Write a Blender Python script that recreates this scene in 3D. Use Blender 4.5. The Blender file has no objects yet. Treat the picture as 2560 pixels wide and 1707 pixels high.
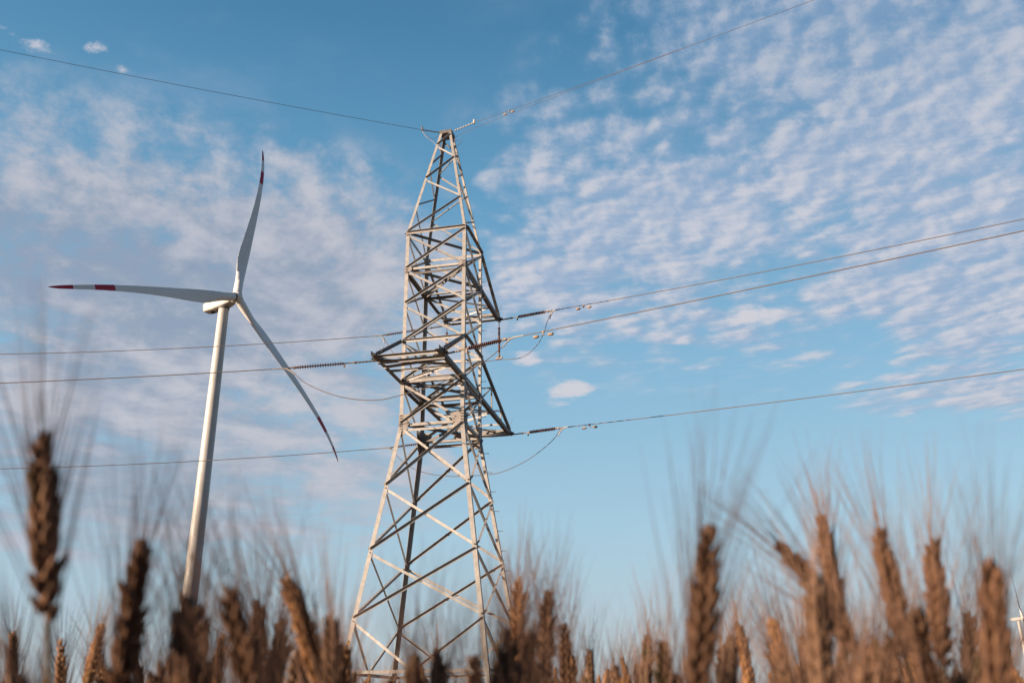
import bpy, math, random
import numpy as np
from mathutils import Vector, Matrix

random.seed(7); rng = np.random.default_rng(11)
S = bpy.context.scene
COL = S.collection
R = math.radians

# ------------------------------------------------------------------ camera, sun, sky, exposure
HC = 0.85                                   # lens height above the soil, in among the wheat
FPX, PITCH, ROLL = 2298.67, 0.384058, 0.010161   # focal length in px of a 2560 px wide frame
W0, H0 = 2560.0, 1707.0
cam = bpy.data.cameras.new('camera')
cam.sensor_width = 36.0
cam.lens = FPX * 36.0 / W0
cam.clip_start, cam.clip_end = 0.02, 20000
cam.dof.use_dof = True
cam.dof.focus_distance = 38.0
cam.dof.aperture_fstop = 9.5
cam_ob = bpy.data.objects.new('camera', cam)
COL.objects.link(cam_ob)
fwd = Vector((0, math.cos(PITCH), math.sin(PITCH)))
up0 = Vector((0, -math.sin(PITCH), math.cos(PITCH)))
rt0 = Vector((1, 0, 0))
rt = rt0 * math.cos(ROLL) - up0 * math.sin(ROLL)
up = rt0 * math.sin(ROLL) + up0 * math.cos(ROLL)
ROLLSIGN = 1
M = Matrix((rt, up, -fwd)).transposed().to_4x4()
M.translation = Vector((0, 0, HC))
cam_ob.matrix_world = M
S.camera = cam_ob

SUN_AZ, SUN_EL = -117.0, 13.0
sdir = Vector((math.sin(R(SUN_AZ)) * math.cos(R(SUN_EL)), math.cos(R(SUN_AZ)) * math.cos(R(SUN_EL)), math.sin(R(SUN_EL))))
sun = bpy.data.lights.new('sun', 'SUN')
sun.energy = 5.0
sun.angle = R(0.5)
sun.color = (1.0, 0.75, 0.54)
sun_ob = bpy.data.objects.new('sun', sun)
COL.objects.link(sun_ob)
sun_ob.rotation_euler = sdir.to_track_quat('Z', 'Y').to_euler()

S.view_settings.view_transform = 'Standard'
S.view_settings.look = 'None'
EXPOSURE = 1.05
S.view_settings.exposure = EXPOSURE
S.view_settings.gamma = 1.0
S.render.engine = 'CYCLES'
S.cycles.use_denoising = True
S.cycles.denoiser = 'OPENIMAGEDENOISE'
S.cycles.max_bounces = 6
S.cycles.transparent_max_bounces = 8
S.cycles.sample_clamp_indirect = 4.0


class N:
    """a socket with arithmetic, for writing node maths as formulas"""
    tree = None

    def __init__(s, sock): s.s = sock

    @staticmethod
    def mk(op, *a, clamp=False):
        n = N.tree.nodes.new('ShaderNodeMath'); n.operation = op; n.use_clamp = clamp
        for i, x in enumerate(a):
            if isinstance(x, N): N.tree.links.new(x.s, n.inputs[i])
            else: n.inputs[i].default_value = float(x)
        return N(n.outputs[0])

    def __add__(s, o): return N.mk('ADD', s, o)
    __radd__ = __add__
    def __sub__(s, o): return N.mk('SUBTRACT', s, o)
    def __rsub__(s, o): return N.mk('SUBTRACT', o, s)
    def __mul__(s, o): return N.mk('MULTIPLY', s, o)
    __rmul__ = __mul__
    def __truediv__(s, o): return N.mk('DIVIDE', s, o)


def n_max(a, b): return N.mk('MAXIMUM', a, b)
def n_min(a, b): return N.mk('MINIMUM', a, b)


def smooth(x, a, b, lo=0.0, hi=1.0):
    n = N.tree.nodes.new('ShaderNodeMapRange'); n.interpolation_type = 'SMOOTHSTEP'
    N.tree.links.new(x.s, n.inputs[0])
    for i, v in ((1, a), (2, b), (3, lo), (4, hi)): n.inputs[i].default_value = v
    return N(n.outputs[0])


def combine(x, y, z=0.0):
    n = N.tree.nodes.new('ShaderNodeCombineXYZ')
    for i, v in enumerate((x, y, z)):
        if isinstance(v, N): N.tree.links.new(v.s, n.inputs[i])
        else: n.inputs[i].default_value = v
    return N(n.outputs[0])


def noise(vec, scale, detail=6, rough=0.55, dist=0.0, lac=2.0):
    n = N.tree.nodes.new('ShaderNodeTexNoise')
    n.inputs['Scale'].default_value = scale; n.inputs['Detail'].default_value = detail
    n.inputs['Roughness'].default_value = rough; n.inputs['Distortion'].default_value = dist
    n.inputs['Lacunarity'].default_value = lac
    if vec is not None: N.tree.links.new(vec.s, n.inputs['Vector'])
    return N(n.outputs[0])


def mixc(f, a, b, mode='MIX'):
    n = N.tree.nodes.new('ShaderNodeMix'); n.data_type = 'RGBA'; n.blend_type = mode; n.clamp_factor = True
    if isinstance(f, N): N.tree.links.new(f.s, n.inputs[0])
    else: n.inputs[0].default_value = f
    for i, c in ((6, a), (7, b)):
        if isinstance(c, N): N.tree.links.new(c.s, n.inputs[i])
        else: n.inputs[i].default_value = (*c, 1.0)
    return N(n.outputs[2])


def ramp(x, stops, interp='LINEAR'):
    n = N.tree.nodes.new('ShaderNodeValToRGB'); n.color_ramp.interpolation = interp
    e = n.color_ramp.elements
    while len(e) < len(stops): e.new(0.5)
    for k, (p, c) in enumerate(stops):
        e[k].position = p; e[k].color = (*c, 1.0)
    N.tree.links.new(x.s, n.inputs[0])
    return N(n.outputs[0])


def srgb(r, g, b):
    f = lambda c: (c / 255 / 12.92) if c / 255 <= 0.04045 else ((c / 255 + 0.055) / 1.055) ** 2.4
    return (f(r), f(g), f(b))


SKY_STRENGTH = 0.09
def build_world():
    w = bpy.data.worlds.new('World'); S.world = w; w.use_nodes = True
    t = w.node_tree; t.nodes.clear(); N.tree = t
    out = t.nodes.new('ShaderNodeOutputWorld'); bg = t.nodes.new('ShaderNodeBackground')
    t.links.new(bg.outputs[0], out.inputs[0])
    sky = t.nodes.new('ShaderNodeTexSky'); sky.sky_type = 'NISHITA'; sky.sun_disc = False
    sky.sun_elevation = R(SUN_EL); sky.sun_rotation = R(SUN_AZ)
    sky.air_density = 1.0; sky.dust_density = 1.2; sky.ozone_density = 1.5; sky.altitude = 100
    tc = t.nodes.new('ShaderNodeTexCoord')
    sp = t.nodes.new('ShaderNodeSeparateXYZ'); t.links.new(tc.outputs['Generated'], sp.inputs[0])
    x, y, z = (N(sp.outputs[i]) for i in range(3))
    el = N.mk('ARCSINE', z) * (180 / math.pi)
    az = N.mk('ARCTAN2', x, y) * (180 / math.pi)
    # clear sky: the physical sky, graded by height to the photograph's blue
    k = SKY_STRENGTH
    ex = 2 ** EXPOSURE
    def g(r, gg, b): return tuple(c / k / ex for c in srgb(r, gg, b))
    grade = ramp(n_max(el, 0.0) / 60.0, [(0.0, srgb(184, 192, 202)), (0.07, srgb(180, 198, 211)), (0.17, srgb(167, 202, 221)),
                                         (0.32, srgb(139, 188, 217)), (0.50, srgb(103, 162, 200)), (0.68, srgb(72, 132, 173)), (1.0, srgb(34, 76, 116))])
    gs = t.nodes.new('ShaderNodeVectorMath'); gs.operation = 'SCALE'; gs.inputs[3].default_value = 1.0 / k / ex
    t.links.new(grade.s, gs.inputs[0])
    base = mixc(0.86, N(sky.outputs[0]), N(gs.outputs[0]))
    # cloud layers on a flat sheet overhead
    zc = n_max(z + 0.045, 0.05)
    px, py = x / zc, y / zc
    rr = N.mk('SQRT', px * px + py * py)
    rs = N.mk('POWER', n_max(rr, 0.2), -0.30) * 1.25       # the far sheet stays puffy: cloud has height as well as spread
    azr = az * (math.pi / 180)
    px, py = azr * 1.70, rr * rs * 1.25
    P = combine(px, py)

    def blob(a0, e0, sa, se, wgt, ang=0.0):
        ca, sn = math.cos(R(ang)), math.sin(R(ang))
        da, de = az - a0, el - e0
        u = (da * ca + de * sn) * (1.0 / sa); v = (de * ca - da * sn) * (1.0 / se)
        return N.mk('EXPONENT', (u * u + v * v) * -1.0) * wgt

    def blobs(L):
        r = None
        for b in L:
            q = blob(*b); r = q if r is None else r + q
        return r
    # right: mackerel field
    mr = blobs([(20, 31, 13, 9.0, .95), (8, 27.5, 9, 5.0, .80), (33, 36, 12, 7, .75), (16, 39.5, 9, 4.5, .65), (30, 25, 9, 6.5, .9), (2.0, 26.5, 6, 5, .60), (2, 33, 6, 4, .35),
                (27, 20.8, 8, 2.6, .58), (29, 16.6, 5.5, 1.6, .45), (13, 22, 6, 1.6, .3)])
    def shifted(v, dx, dy):
        n = N.tree.nodes.new('ShaderNodeVectorMath'); n.operation = 'ADD'; n.inputs[1].default_value = (dx, dy, 0)
        t.links.new(v.s, n.inputs[0]); return N(n.outputs[0])
    def cells(v):
        vo = N.tree.nodes.new('ShaderNodeTexVoronoi'); vo.feature = 'SMOOTH_F1'; vo.inputs['Scale'].default_value = 17.0
        vo.inputs['Smoothness'].default_value = 0.6; vo.inputs['Randomness'].default_value = 1.0
        t.links.new(v.s, vo.inputs['Vector'])
        return noise(v, 10.0, 9, 0.61, 0.1) * 0.80 + noise(v, 3.8, 4, 0.5) * 0.70 - 0.25 + (0.5 - N(vo.outputs['Distance'])) * 0.30
    big = noise(P, 2.6, 4, 0.55)
    c0 = cells(P)
    c1 = cells(shifted(P, -0.013, -0.012))
    thr = mr * 0.29 + (big - 0.5) * 0.95
    dr = smooth(c0 + thr, 0.47, 0.90) * smooth(mr, 0.04, 0.40)
    litr = smooth((c0 - c1) * 1.3 + c0 * 0.6, 0.10, 0.62)
    # left: thick soft sheet with a shaded body
    ml = blobs([(-31, 26.5, 12, 6.6, .95), (-19, 26, 9, 7.0, .80), (-12, 28, 7, 4.5, .55), (-9, 24.5, 8, 5.0, .70), (-27, 17.5, 10, 3.6, .85),
                (-17, 15.5, 10, 2.6, .6), (-27, 12.0, 10, 3.0, .95), (-15, 11.0, 10, 2.2, .65), (-8, 14, 7, 2.2, .5), (-8, 19.5, 6, 2.5, .5), (-20, 20, 10, 5, .5), (-25, 8.6, 9, 1.2, .45)])
    lv = N.mk('LOGARITHM', rr + 0.25, math.e) * 1.75
    P_cells = P
    P = combine(azr * 2.1, lv)
    nl = noise(P, 4.2, 9, 0.60, 0.15)
    nl2 = noise(shifted(P, -0.045, 0.035), 4.2, 9, 0.60, 0.15)
    nf = noise(P, 10.0, 8, 0.62) * 0.7 + noise(P, 7.0, 3, 0.5) * 0.3
    dl = smooth(nl * 1.0 + (nf - 0.5) * 1.05 + ml * 0.32, 0.48, 0.94) * smooth(ml, 0.10, 0.5)
    core = blobs([(-32, 24, 13, 4.5, 1.0), (-27, 12.2, 12, 2.6, .9), (-19, 22.5, 6, 3.0, .5)])
    litl = smooth((nl - nl2) * 1.3 + (nf - 0.5) * 1.1 + (nl - 0.5) * 1.2 - core * 0.46 + 0.40, -0.15, 0.74)
    # small separate puffs
    P = P_cells
    iso = blobs([(3.5, 18.8, 2.1, 0.85, .95), (4.4, 19.1, 1.0, .6, .45), (1.0, 20.9, 1.2, .75, .85), (16.2, 22.5, 1.8, .9, .95), (11.2, 21.5, .8, .4, .6), (23.8, 15.8, 1.9, .35, .6),
                 (19.5, 21, 1.0, .35, .5), (9.2, 18.7, .9, .2, .45), (-32.6, 35.4, 1.6, .6, .8), (-29.3, 36.1, .9, .5, .75), (-35.3, 35.7, 1.1, .5, .75),
                 (-27.4, 35.4, .7, .3, .55), (24, 19.0, 1.6, .4, .5), (21.5, 18.0, 1.2, .3, .4), (30, 15.3, 2.2, .4, .5), (17.0, 19.3, 1.2, .4, .4)])
    ni = noise(P, 10.0, 9, 0.66)
    di = smooth(iso * 0.50 + ni * 1.30, 0.84, 1.14) * smooth(iso, 0.08, 0.45)
    wisp = smooth(noise(combine(px * 0.7 + py * 0.15, py * 1.2), 3.0, 6, 0.60), 0.50, 0.78) * 0.30 * smooth(az + el * 0.5, -38.0, -2.0) * smooth(el, 3.0, 12.0)
    clear = 1.0 - blob(-8, 40, 11, 7, .95) - blob(16, 13, 22, 4.0, .8)
    wisp = wisp * n_max(clear, 0.0)
    hz = smooth(el, 4.0, 20.0)
    hi = smooth(el, 28.0, 42.0)
    lit = mixc(hz, g(192, 193, 202), g(208, 208, 217))
    shr = mixc(hz, g(174, 184, 198), g(154, 176, 205))
    shl = mixc(hz, g(156, 172, 187), g(146, 160, 182))
    ccr = mixc(hi, mixc(litr, shr, lit), mixc(litr, g(122, 156, 192), g(176, 187, 205)))
    ccl = mixc(litl, shl, mixc(hi, mixc(hz, g(184, 189, 202), g(198, 198, 207)), g(178, 187, 204)))
    c = mixc(wisp, base, shr)
    c = mixc(dr * 0.92, c, ccr)
    c = mixc(dl * 0.92, c, ccl)
    c = mixc(di * 0.95, c, lit)
    # sky out of view is darkened to cut fill light on shaded steel
    far = smooth(N.mk('ABSOLUTE', az), 48.0, 95.0)
    c = mixc(far * 0.5, c, g(40, 62, 92))
    t.links.new(c.s, bg.inputs[0])
    bg.inputs[1].default_value = k
build_world()


# ------------------------------------------------------------------ helpers
def ray(px, py):
    """direction in the world of a point of the 2560 x 1707 photograph"""
    a, b = px - W0 / 2, -(py - H0 / 2)
    c, s = math.cos(ROLL), math.sin(ROLL)
    u, v = c * a + s * b, -s * a + c * b
    return Vector((u, FPX * math.cos(PITCH) - v * math.sin(PITCH), FPX * math.sin(PITCH) + v * math.cos(PITCH))).normalized()


def proj(p):
    x, y, z = p[0], p[1], p[2] - HC
    cy = y * math.cos(PITCH) + z * math.sin(PITCH); cz = -y * math.sin(PITCH) + z * math.cos(PITCH)
    u, v = FPX * x / cy, FPX * cz / cy
    c, s = math.cos(ROLL), math.sin(ROLL)
    return (W0 / 2 + c * u - s * v, H0 / 2 - (s * u + c * v))


class MB:
    """collects shapes, then links them as one mesh object"""
    def __init__(s): s.v = []; s.f = []; s.m = []; s.sm = []

    def add(s, verts, faces, mat=0, smooth=False):
        o = len(s.v); s.v += [tuple(q) for q in verts]
        for f in faces:
            s.f.append(tuple(i + o for i in f)); s.m.append(mat); s.sm.append(smooth)

    def build(s, name, mats, parent=None, off=None):
        me = bpy.data.meshes.new(name)
        v = s.v if off is None else [(a - off[0], b - off[1], c - off[2]) for a, b, c in s.v]
        me.from_pydata(v, [], s.f)
        for m in (mats if isinstance(mats, (list, tuple)) else [mats]): me.materials.append(m)
        me.polygons.foreach_set('material_index', s.m)
        me.polygons.foreach_set('use_smooth', s.sm)
        me.update()
        ob = bpy.data.objects.new(name, me); COL.objects.link(ob)
        if parent is not None: ob.parent = parent
        return ob

    def tube(s, pts, rad, n=8, mat=0, cap=True, smooth=True):
        pts = [Vector(p) for p in pts]
        rads = rad if isinstance(rad, (list, tuple)) else [rad] * len(pts)
        verts = []; ref = None
        for i, p in enumerate(pts):
            d = (pts[min(i + 1, len(pts) - 1)] - pts[max(i - 1, 0)]).normalized()
            if ref is None: ref = d.orthogonal().normalized()
            a = (ref - d * ref.dot(d)).normalized(); b = d.cross(a); ref = a
            for k in range(n):
                th = 2 * math.pi * k / n
                verts.append(p + (a * math.cos(th) + b * math.sin(th)) * rads[i])
        faces = []
        for i in range(len(pts) - 1):
            for k in range(n):
                k2 = (k + 1) % n
                faces.append((i * n + k, i * n + k2, (i + 1) * n + k2, (i + 1) * n + k))
        s.add(verts, faces, mat, smooth)
        if cap:
            s.add(verts[:n], [tuple(reversed(range(n)))], mat); s.add(verts[-n:], [tuple(range(n))], mat)

    def lathe(s, p0, axis, prof, n=14, mat=0):
        p0 = Vector(p0); d = Vector(axis).normalized(); a = d.orthogonal().normalized(); b = d.cross(a)
        verts = []; faces = []
        for (h, r) in prof:
            for k in range(n):
                th = 2 * math.pi * k / n
                verts.append(p0 + d * h + (a * math.cos(th) + b * math.sin(th)) * r)
        for i in range(len(prof) - 1):
            for k in range(n):
                k2 = (k + 1) % n
                faces.append((i * n + k, i * n + k2, (i + 1) * n + k2, (i + 1) * n + k))
        s.add(verts, faces, mat, True)

    def box(s, c, ax, ay, az_, mat=0):
        c = Vector(c); ax, ay, az_ = Vector(ax), Vector(ay), Vector(az_)
        v = [c + ax * i + ay * j + az_ * k for k in (-1, 1) for j in (-1, 1) for i in (-1, 1)]
        f = [(0, 2, 3, 1), (4, 5, 7, 6), (0, 1, 5, 4), (2, 6, 7, 3), (0, 4, 6, 2), (1, 3, 7, 5)]
        if ax.cross(ay).dot(az_) < 0: f = [tuple(reversed(q)) for q in f]
        s.add(v, f, mat)

    def prism(s, poly, d, mat=0):
        """flat outline (3D points) pushed along d"""
        n = len(poly); d = Vector(d)
        v = [Vector(p) for p in poly]; v += [p + d for p in v]
        nrm = (v[1] - v[0]).cross(v[2] - v[0])
        f = [tuple(range(n)), tuple(reversed(range(n, 2 * n)))] + [(i, i + n, (i + 1) % n + n, (i + 1) % n) for i in range(n)]
        if nrm.dot(d) > 0: f = [tuple(reversed(q)) for q in f]
        s.add(v, f, mat)

    def angle(s, p0, p1, da, db, w=0.09, t=0.009, wb=None, mat=0):
        """L section bar: heel on p0-p1, flanges towards da and db"""
        p0, p1 = Vector(p0), Vector(p1); wb = wb or w
        d = (p1 - p0).normalized()
        a = Vector(da); a = (a - d * a.dot(d)).normalized()
        b = Vector(db); b = b - d * b.dot(d); b = (b - a * b.dot(a)).normalized()
        sec = [(0, 0), (w, 0), (w, t), (t, t), (t, wb), (0, wb)]
        s.prism([p0 + a * i + b * j for i, j in sec], p1 - p0, mat)


def tag(o, label=None, cat=None, group=None, kind=None):
    if label: o['label'] = label
    if cat: o['category'] = cat
    if group: o['group'] = group
    if kind: o['kind'] = kind
    return o


def empty(name, loc=(0, 0, 0), rz=0.0):
    o = bpy.data.objects.new(name, None); COL.objects.link(o)
    o.location = loc; o.rotation_euler = (0, 0, rz); o.empty_display_size = 0.2
    return o


# ------------------------------------------------------------------ materials
def mat(name, col, rough=0.6, metal=0.0, var=None, vscale=8.0, bump=0.0, bscale=40.0, transl=0.0, objrand=0.0, spec=0.5, detail=6):
    m = bpy.data.materials.new(name); m.use_nodes = True
    t = m.node_tree; N.tree = t
    b = t.nodes['Principled BSDF']; out = t.nodes['Material Output']
    b.inputs['Roughness'].default_value = rough; b.inputs['Metallic'].default_value = metal
    b.inputs['Specular IOR Level'].default_value = spec
    tc = t.nodes.new('ShaderNodeTexCoord'); V = N(tc.outputs['Object'])
    c = None
    if var:
        c = mixc(smooth(noise(V, vscale, detail, 0.6), 0.34, 0.66), col, var)
    else:
        rgb = t.nodes.new('ShaderNodeRGB'); rgb.outputs[0].default_value = (*col, 1); c = N(rgb.outputs[0])
    if objrand:
        oi = t.nodes.new('ShaderNodeObjectInfo'); hsv = t.nodes.new('ShaderNodeHueSaturation')
        v = N(oi.outputs['Random']) * (2 * objrand) + (1 - objrand)
        t.links.new(v.s, hsv.inputs['Value']); t.links.new(c.s, hsv.inputs['Color']); c = N(hsv.outputs[0])
    t.links.new(c.s, b.inputs['Base Color'])
    if bump:
        bp = t.nodes.new('ShaderNodeBump'); bp.inputs['Strength'].default_value = bump; bp.inputs['Distance'].default_value = 0.01
        t.links.new(noise(V, bscale, 4).s, bp.inputs['Height']); t.links.new(bp.outputs[0], b.inputs['Normal'])
    if transl:
        tr = t.nodes.new('ShaderNodeBsdfTranslucent'); t.links.new(c.s, tr.inputs[0])
        mx = t.nodes.new('ShaderNodeMixShader'); mx.inputs[0].default_value = transl
        t.links.new(b.outputs[0], mx.inputs[1]); t.links.new(tr.outputs[0], mx.inputs[2]); t.links.new(mx.outputs[0], out.inputs[0])
    return m


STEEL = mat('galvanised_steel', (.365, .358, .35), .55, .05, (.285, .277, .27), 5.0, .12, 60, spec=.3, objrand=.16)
STEELD = mat('shaded_steel', (.165, .154, .148), .6, .05, (.125, .116, .11), 7.0, .12, 60, spec=.3, objrand=.16)  # same galvanised steel, darkened: shade on arms and undersides is in the colour
PLATE = mat('gusset_steel', (.28, .255, .24), .6, .05, (.22, .20, .185), 9.0, .15, 60)
BOLT = mat('bolt_steel', (.08, .065, .055), .6, .3)
CERAM = mat('brown_glazed_ceramic', (.15, .052, .026), .28, 0, (.10, .034, .018), 12)
ALU = mat('aluminium_fitting', (.36, .335, .305), .5, .2, (.29, .265, .245), 14)
IRON = mat('cast_iron_fitting', (.20, .165, .14), .6, .3, (.14, .115, .10), 20)
CABLE = mat('stranded_aluminium', (.165, .135, .12), .6, .2, (.14, .115, .10), 3.0, spec=.2)
CABLED = mat('steel_earth_wire', (.13, .11, .10), .6, .2, (.11, .09, .085), 3.0, spec=.2)
WEIGHT = mat('damper_weight', (.34, .25, .17), .6, .0, (.26, .175, .11), 20)
BLACKP = mat('black_paint', (.03, .028, .025), .6)
YELLOW = mat('yellow_sign_paint', (.75, .36, .04), .5)
CONC = mat('footing_concrete', (.36, .34, .31), .9, 0, (.26, .25, .23), 4, .4, 20)
TWHITE = mat('turbine_white', (.50, .495, .485), .45, 0, (.455, .45, .44), .35, spec=.35)
BWHITE = mat('blade_white', (.80, .795, .79), .5, 0, (.74, .735, .73), .25, spec=.3)
BRED = mat('blade_red', (.46, .014, .045), .5, 0, (.38, .012, .04), .5)
DARKV = mat('dark_vent', (.025, .025, .028), .7)
SEAM = mat('seam_grey', (.12, .12, .125), .6)
BLUE = mat('hub_decal_blue', (.03, .05, .14), .5)
SOIL = mat('field_soil', (.10, .062, .035), .95, 0, (.15, .095, .05), 1.5, .6, 30)


# ------------------------------------------------------------------ ground
def ground():
    b = MB(); n = 48; rs = [0, 1, 2, 4, 8, 15, 25, 40, 70, 120, 250, 600, 1500, 4000, 9000]
    v = [(0, 0, 0)]; f = []
    for r in rs[1:]:
        for k in range(n): v.append((r * math.cos(2 * math.pi * k / n), r * math.sin(2 * math.pi * k / n), 0))
    for k in range(n): f.append((0, 1 + k, 1 + (k + 1) % n))
    for i in range(len(rs) - 2):
        for k in range(n):
            a = 1 + i * n; c = a + n; k2 = (k + 1) % n
            f.append((a + k, c + k, c + k2, a + k2))
    b.add(v, f)
    tag(b.build('ground', SOIL), kind='structure')
ground()

# ------------------------------------------------------------------ lattice tower
TX, TY, TYAW, ASP = -2.897, 35.883, -0.22137, 1.0216
def tl(z): return z + HC                      # survey height above the lens -> height above the soil
ZL = {'A': 19.12, 'A1': 17.40, 'M': 15.78, 'C': 14.11, 'D': 12.37, 'E': 10.57, 'G1': 8.07, 'G2': 5.60, 'G3': 3.15, 'Z': 1.36}
ZTOP = 24.82
def hw(z):                                    # half width at height z above the lens
    if z >= ZL['A']: return 1.325 + (z - ZL['A']) * (0.26 - 1.325) / (ZTOP - ZL['A'])
    if z >= ZL['E']: return 1.325
    return 1.325 + (ZL['E'] - z) * 0.1472
LEG = {'L': (-1, -1), 'F': (1, -1), 'R': (1, 1), 'B': (-1, 1)}
FACES = {'front': ('L', 'F'), 'back': ('B', 'R'), 'left': ('L', 'B'), 'right': ('F', 'R')}
NRM = {'front': Vector((0, -1, 0)), 'back': Vector((0, 1, 0)), 'left': Vector((-1, 0, 0)), 'right': Vector((1, 0, 0))}
def node(leg, z, inset=0.0):
    sx, sy = LEG[leg]; w = hw(z)
    return Vector((sx * (w - inset), sy * (w * ASP - inset), tl(z)))
def fnode(face, leg, z, ins=0.07, off=0.0):
    """point on a leg's flange in the plane of a face"""
    a, b = FACES[face]
    p, q = node(a, z), node(b, z)
    d = (q - p).normalized()
    r = p + d * ins if leg == a else q - d * ins
    return r + NRM[face] * off

tower = empty('lattice_tower', (TX, TY, 0), TYAW)
tag(tower, 'tall grey galvanised lattice pylon with crossarms standing in the wheat field', 'pylon')
UP = Vector((0, 0, 1))

for leg, (sx, sy) in LEG.items():
    b = MB()
    for z0, z1, w, t in ((-HC + .35, ZL['E'], .165, .016), (ZL['E'], ZL['A'], .15, .014), (ZL['A'], ZTOP, .115, .012)):
        p0, p1 = node(leg, z0), node(leg, z1)
        b.angle(p0, p1, (-sx, 0, 0), (0, -sy, 0), w, t)
    # splice covers with bolts at the bend, and rivet-like bolts along the flanges
    o = b.build('leg', STEEL, tower)
    f = MB()
    c = node(leg, -HC + .2); c.z = 0.16
    f.box((c.x - sx * .03, c.y - sy * .03, .12), (.42, 0, 0), (0, .42, 0), (0, 0, .12))
    f.box((c.x - sx * .03, c.y - sy * .03, .30), (.25, 0, 0), (0, .25, 0), (0, 0, .06))
    f.build('footing', CONC, tower)

def brace(face, la, za, lb, zb, kind, w=.09, name='diagonal_brace', m=None, ins=.07):
    """kind 'out': outstanding flange at the top edge, outside; 'in': bar inside the leg flange"""
    n = NRM[face]
    if kind == 'out':
        p, q = fnode(face, la, za, ins, .003), fnode(face, lb, zb, ins, .003)
        d = (q - p).normalized(); u = UP - d * UP.dot(d); u.normalize()
        w *= 1.12; b = MB(); b.angle(p + u * w * .5, q + u * w * .5, -u, n, w, .008, wb=w * .74)
    elif kind == 'intop':
        p, q = fnode(face, la, za, ins, -.02), fnode(face, lb, zb, ins, -.02)
        d = (q - p).normalized(); u = UP - d * UP.dot(d); u.normalize()
        b = MB(); b.angle(p + u * w * .5, q + u * w * .5, -u, -n, w, .008)
    else:
        p, q = fnode(face, la, za, ins, -.02), fnode(face, lb, zb, ins, -.02)
        d = (q - p).normalized(); u = UP - d * UP.dot(d); u.normalize()
        b = MB(); b.angle(p - u * w * .5, q - u * w * .5, u, -n, w, .008, wb=w * .8)
    return b.build(name, m or STEEL, tower)

order = ['A', 'A1', 'M', 'C', 'D', 'E', 'G1', 'G2', 'G3']
for face, (a, c) in FACES.items():
    wz = .100 if face in ('front', 'back') else .096
    for i in range(len(order) - 1):
        z0, z1 = ZL[order[i]], ZL[order[i + 1]]
        gap = .10
        w = wz if i >= 4 else wz * .9
        fall, rise = ('out', 'in') if face != 'back' else ('intop', 'out')
        brace(face, c, z0 - gap, a, z1 + gap * .6, fall, w, m=STEEL)
        brace(face, a, z0 - gap, c, z1 + gap * .6, rise, w * .95, m=STEEL)
    # lowest panel: inverted V down to the middle of the base beam
    zb = ZL['Z']; p0, q0 = fnode(face, a, zb, .07, 0), fnode(face, c, zb, .07, 0); mid = (p0 + q0) * .5
    for leg, kind in ((a, 'in'), (c, 'out')):
        s0 = fnode(face, leg, ZL['G3'] - .1, .07, .003 if kind == 'out' else -.02)
        e0 = mid + NRM[face] * (.003 if kind == 'out' else -.02) + (s0 - mid) * .02
        d = (e0 - s0).normalized(); u = (UP - d * UP.dot(d)).normalized(); b = MB()
        if kind == 'out': b.angle(s0 + u * .045, e0 + u * .045, -u, NRM[face], .10, .008, wb=.06)
        else: b.angle(s0 - u * .045, e0 - u * .045, u, -NRM[face], .095, .008)
        b.build('diagonal_brace', STEEL, tower)
    b = MB(); b.angle(p0 + UP * .06 + NRM[face] * .004, q0 + UP * .06 + NRM[face] * .004, -UP, -NRM[face], .11, .010, wb=.10)
    b.build('horizontal_brace', STEEL, tower)
    # horizontals
    for lv, w in (('A', .11), ('A1', .10), ('C', .11), ('D', .13), ('E', .115)):
        z = ZL[lv] + (.02 if lv != 'E' else 0)
        p, q = fnode(face, a, z, .05, .004), fnode(face, c, z, .05, .004)
        b = MB()
        if lv in ('A', 'C'): b.angle(p + UP * w * .5, q + UP * w * .5, -UP, NRM[face], w * 1.1, .009, wb=w * .9)
        else: b.angle(p - UP * w * .5 - NRM[face] * .026, q - UP * w * .5 - NRM[face] * .026, UP, -NRM[face], w, .009)
        b.build('horizontal_brace', STEEL, tower)
for face, (a, c) in FACES.items():
    for lv, dz in (('D', -.20), ('D', .17), ('A1', -.16), ('E', -.17)):
        if lv == 'E' and face in ('left', 'right'): continue
        z = ZL[lv] + dz
        p, q = fnode(face, a, z, .06, -.030), fnode(face, c, z, .06, -.030)
        b = MB(); b.angle(p, q, -UP, -NRM[face], .10, .009, wb=.12); b.build('horizontal_brace', STEELD if lv != 'E' else STEEL, tower)
# plan bracing inside the body
for lv in ('A', 'A1', 'D', 'E'):
    z = ZL[lv] - .03
    for k, (la, lb) in enumerate((('L', 'R'), ('F', 'B'))):
        if lv == 'A' and k == 1: continue
        p, q = node(la, z, .12), node(lb, z, .12)
        d = (q - p).normalized(); s_ = d.cross(UP); dz = -.004 if k else .016
        b = MB(); b.angle(p + UP * dz, q + UP * dz, s_, -UP if k else UP, .135, .010)
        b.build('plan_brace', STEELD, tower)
# peak zigzags
peak = {'front': [('L', 19.2), ('F', 20.87), ('L', 22.1), ('F', 23.25), ('L', 24.05), ('F', 24.7)],
        'back': [('R', 19.25), ('B', 20.9), ('R', 22.0), ('B', 23.1), ('R', 24.0), ('B', 24.7)],
        'left': [('B', 19.3), ('L', 20.65), ('B', 22.0), ('L', 22.95), ('B', 24.1), ('L', 24.68)],
        'right': [('F', 19.3), ('R', 20.7), ('F', 22.0), ('R', 23.0), ('F', 24.1), ('R', 24.68)]}
for face, L in peak.items():
    for i in range(len(L) - 1):
        (la, za), (lb, zb) = L[i], L[i + 1]
        da = .05
        brace(face, la, za + da, lb, zb - da, 'out' if i % 2 == 0 else 'in', .07, name='peak_brace', ins=.045)

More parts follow.
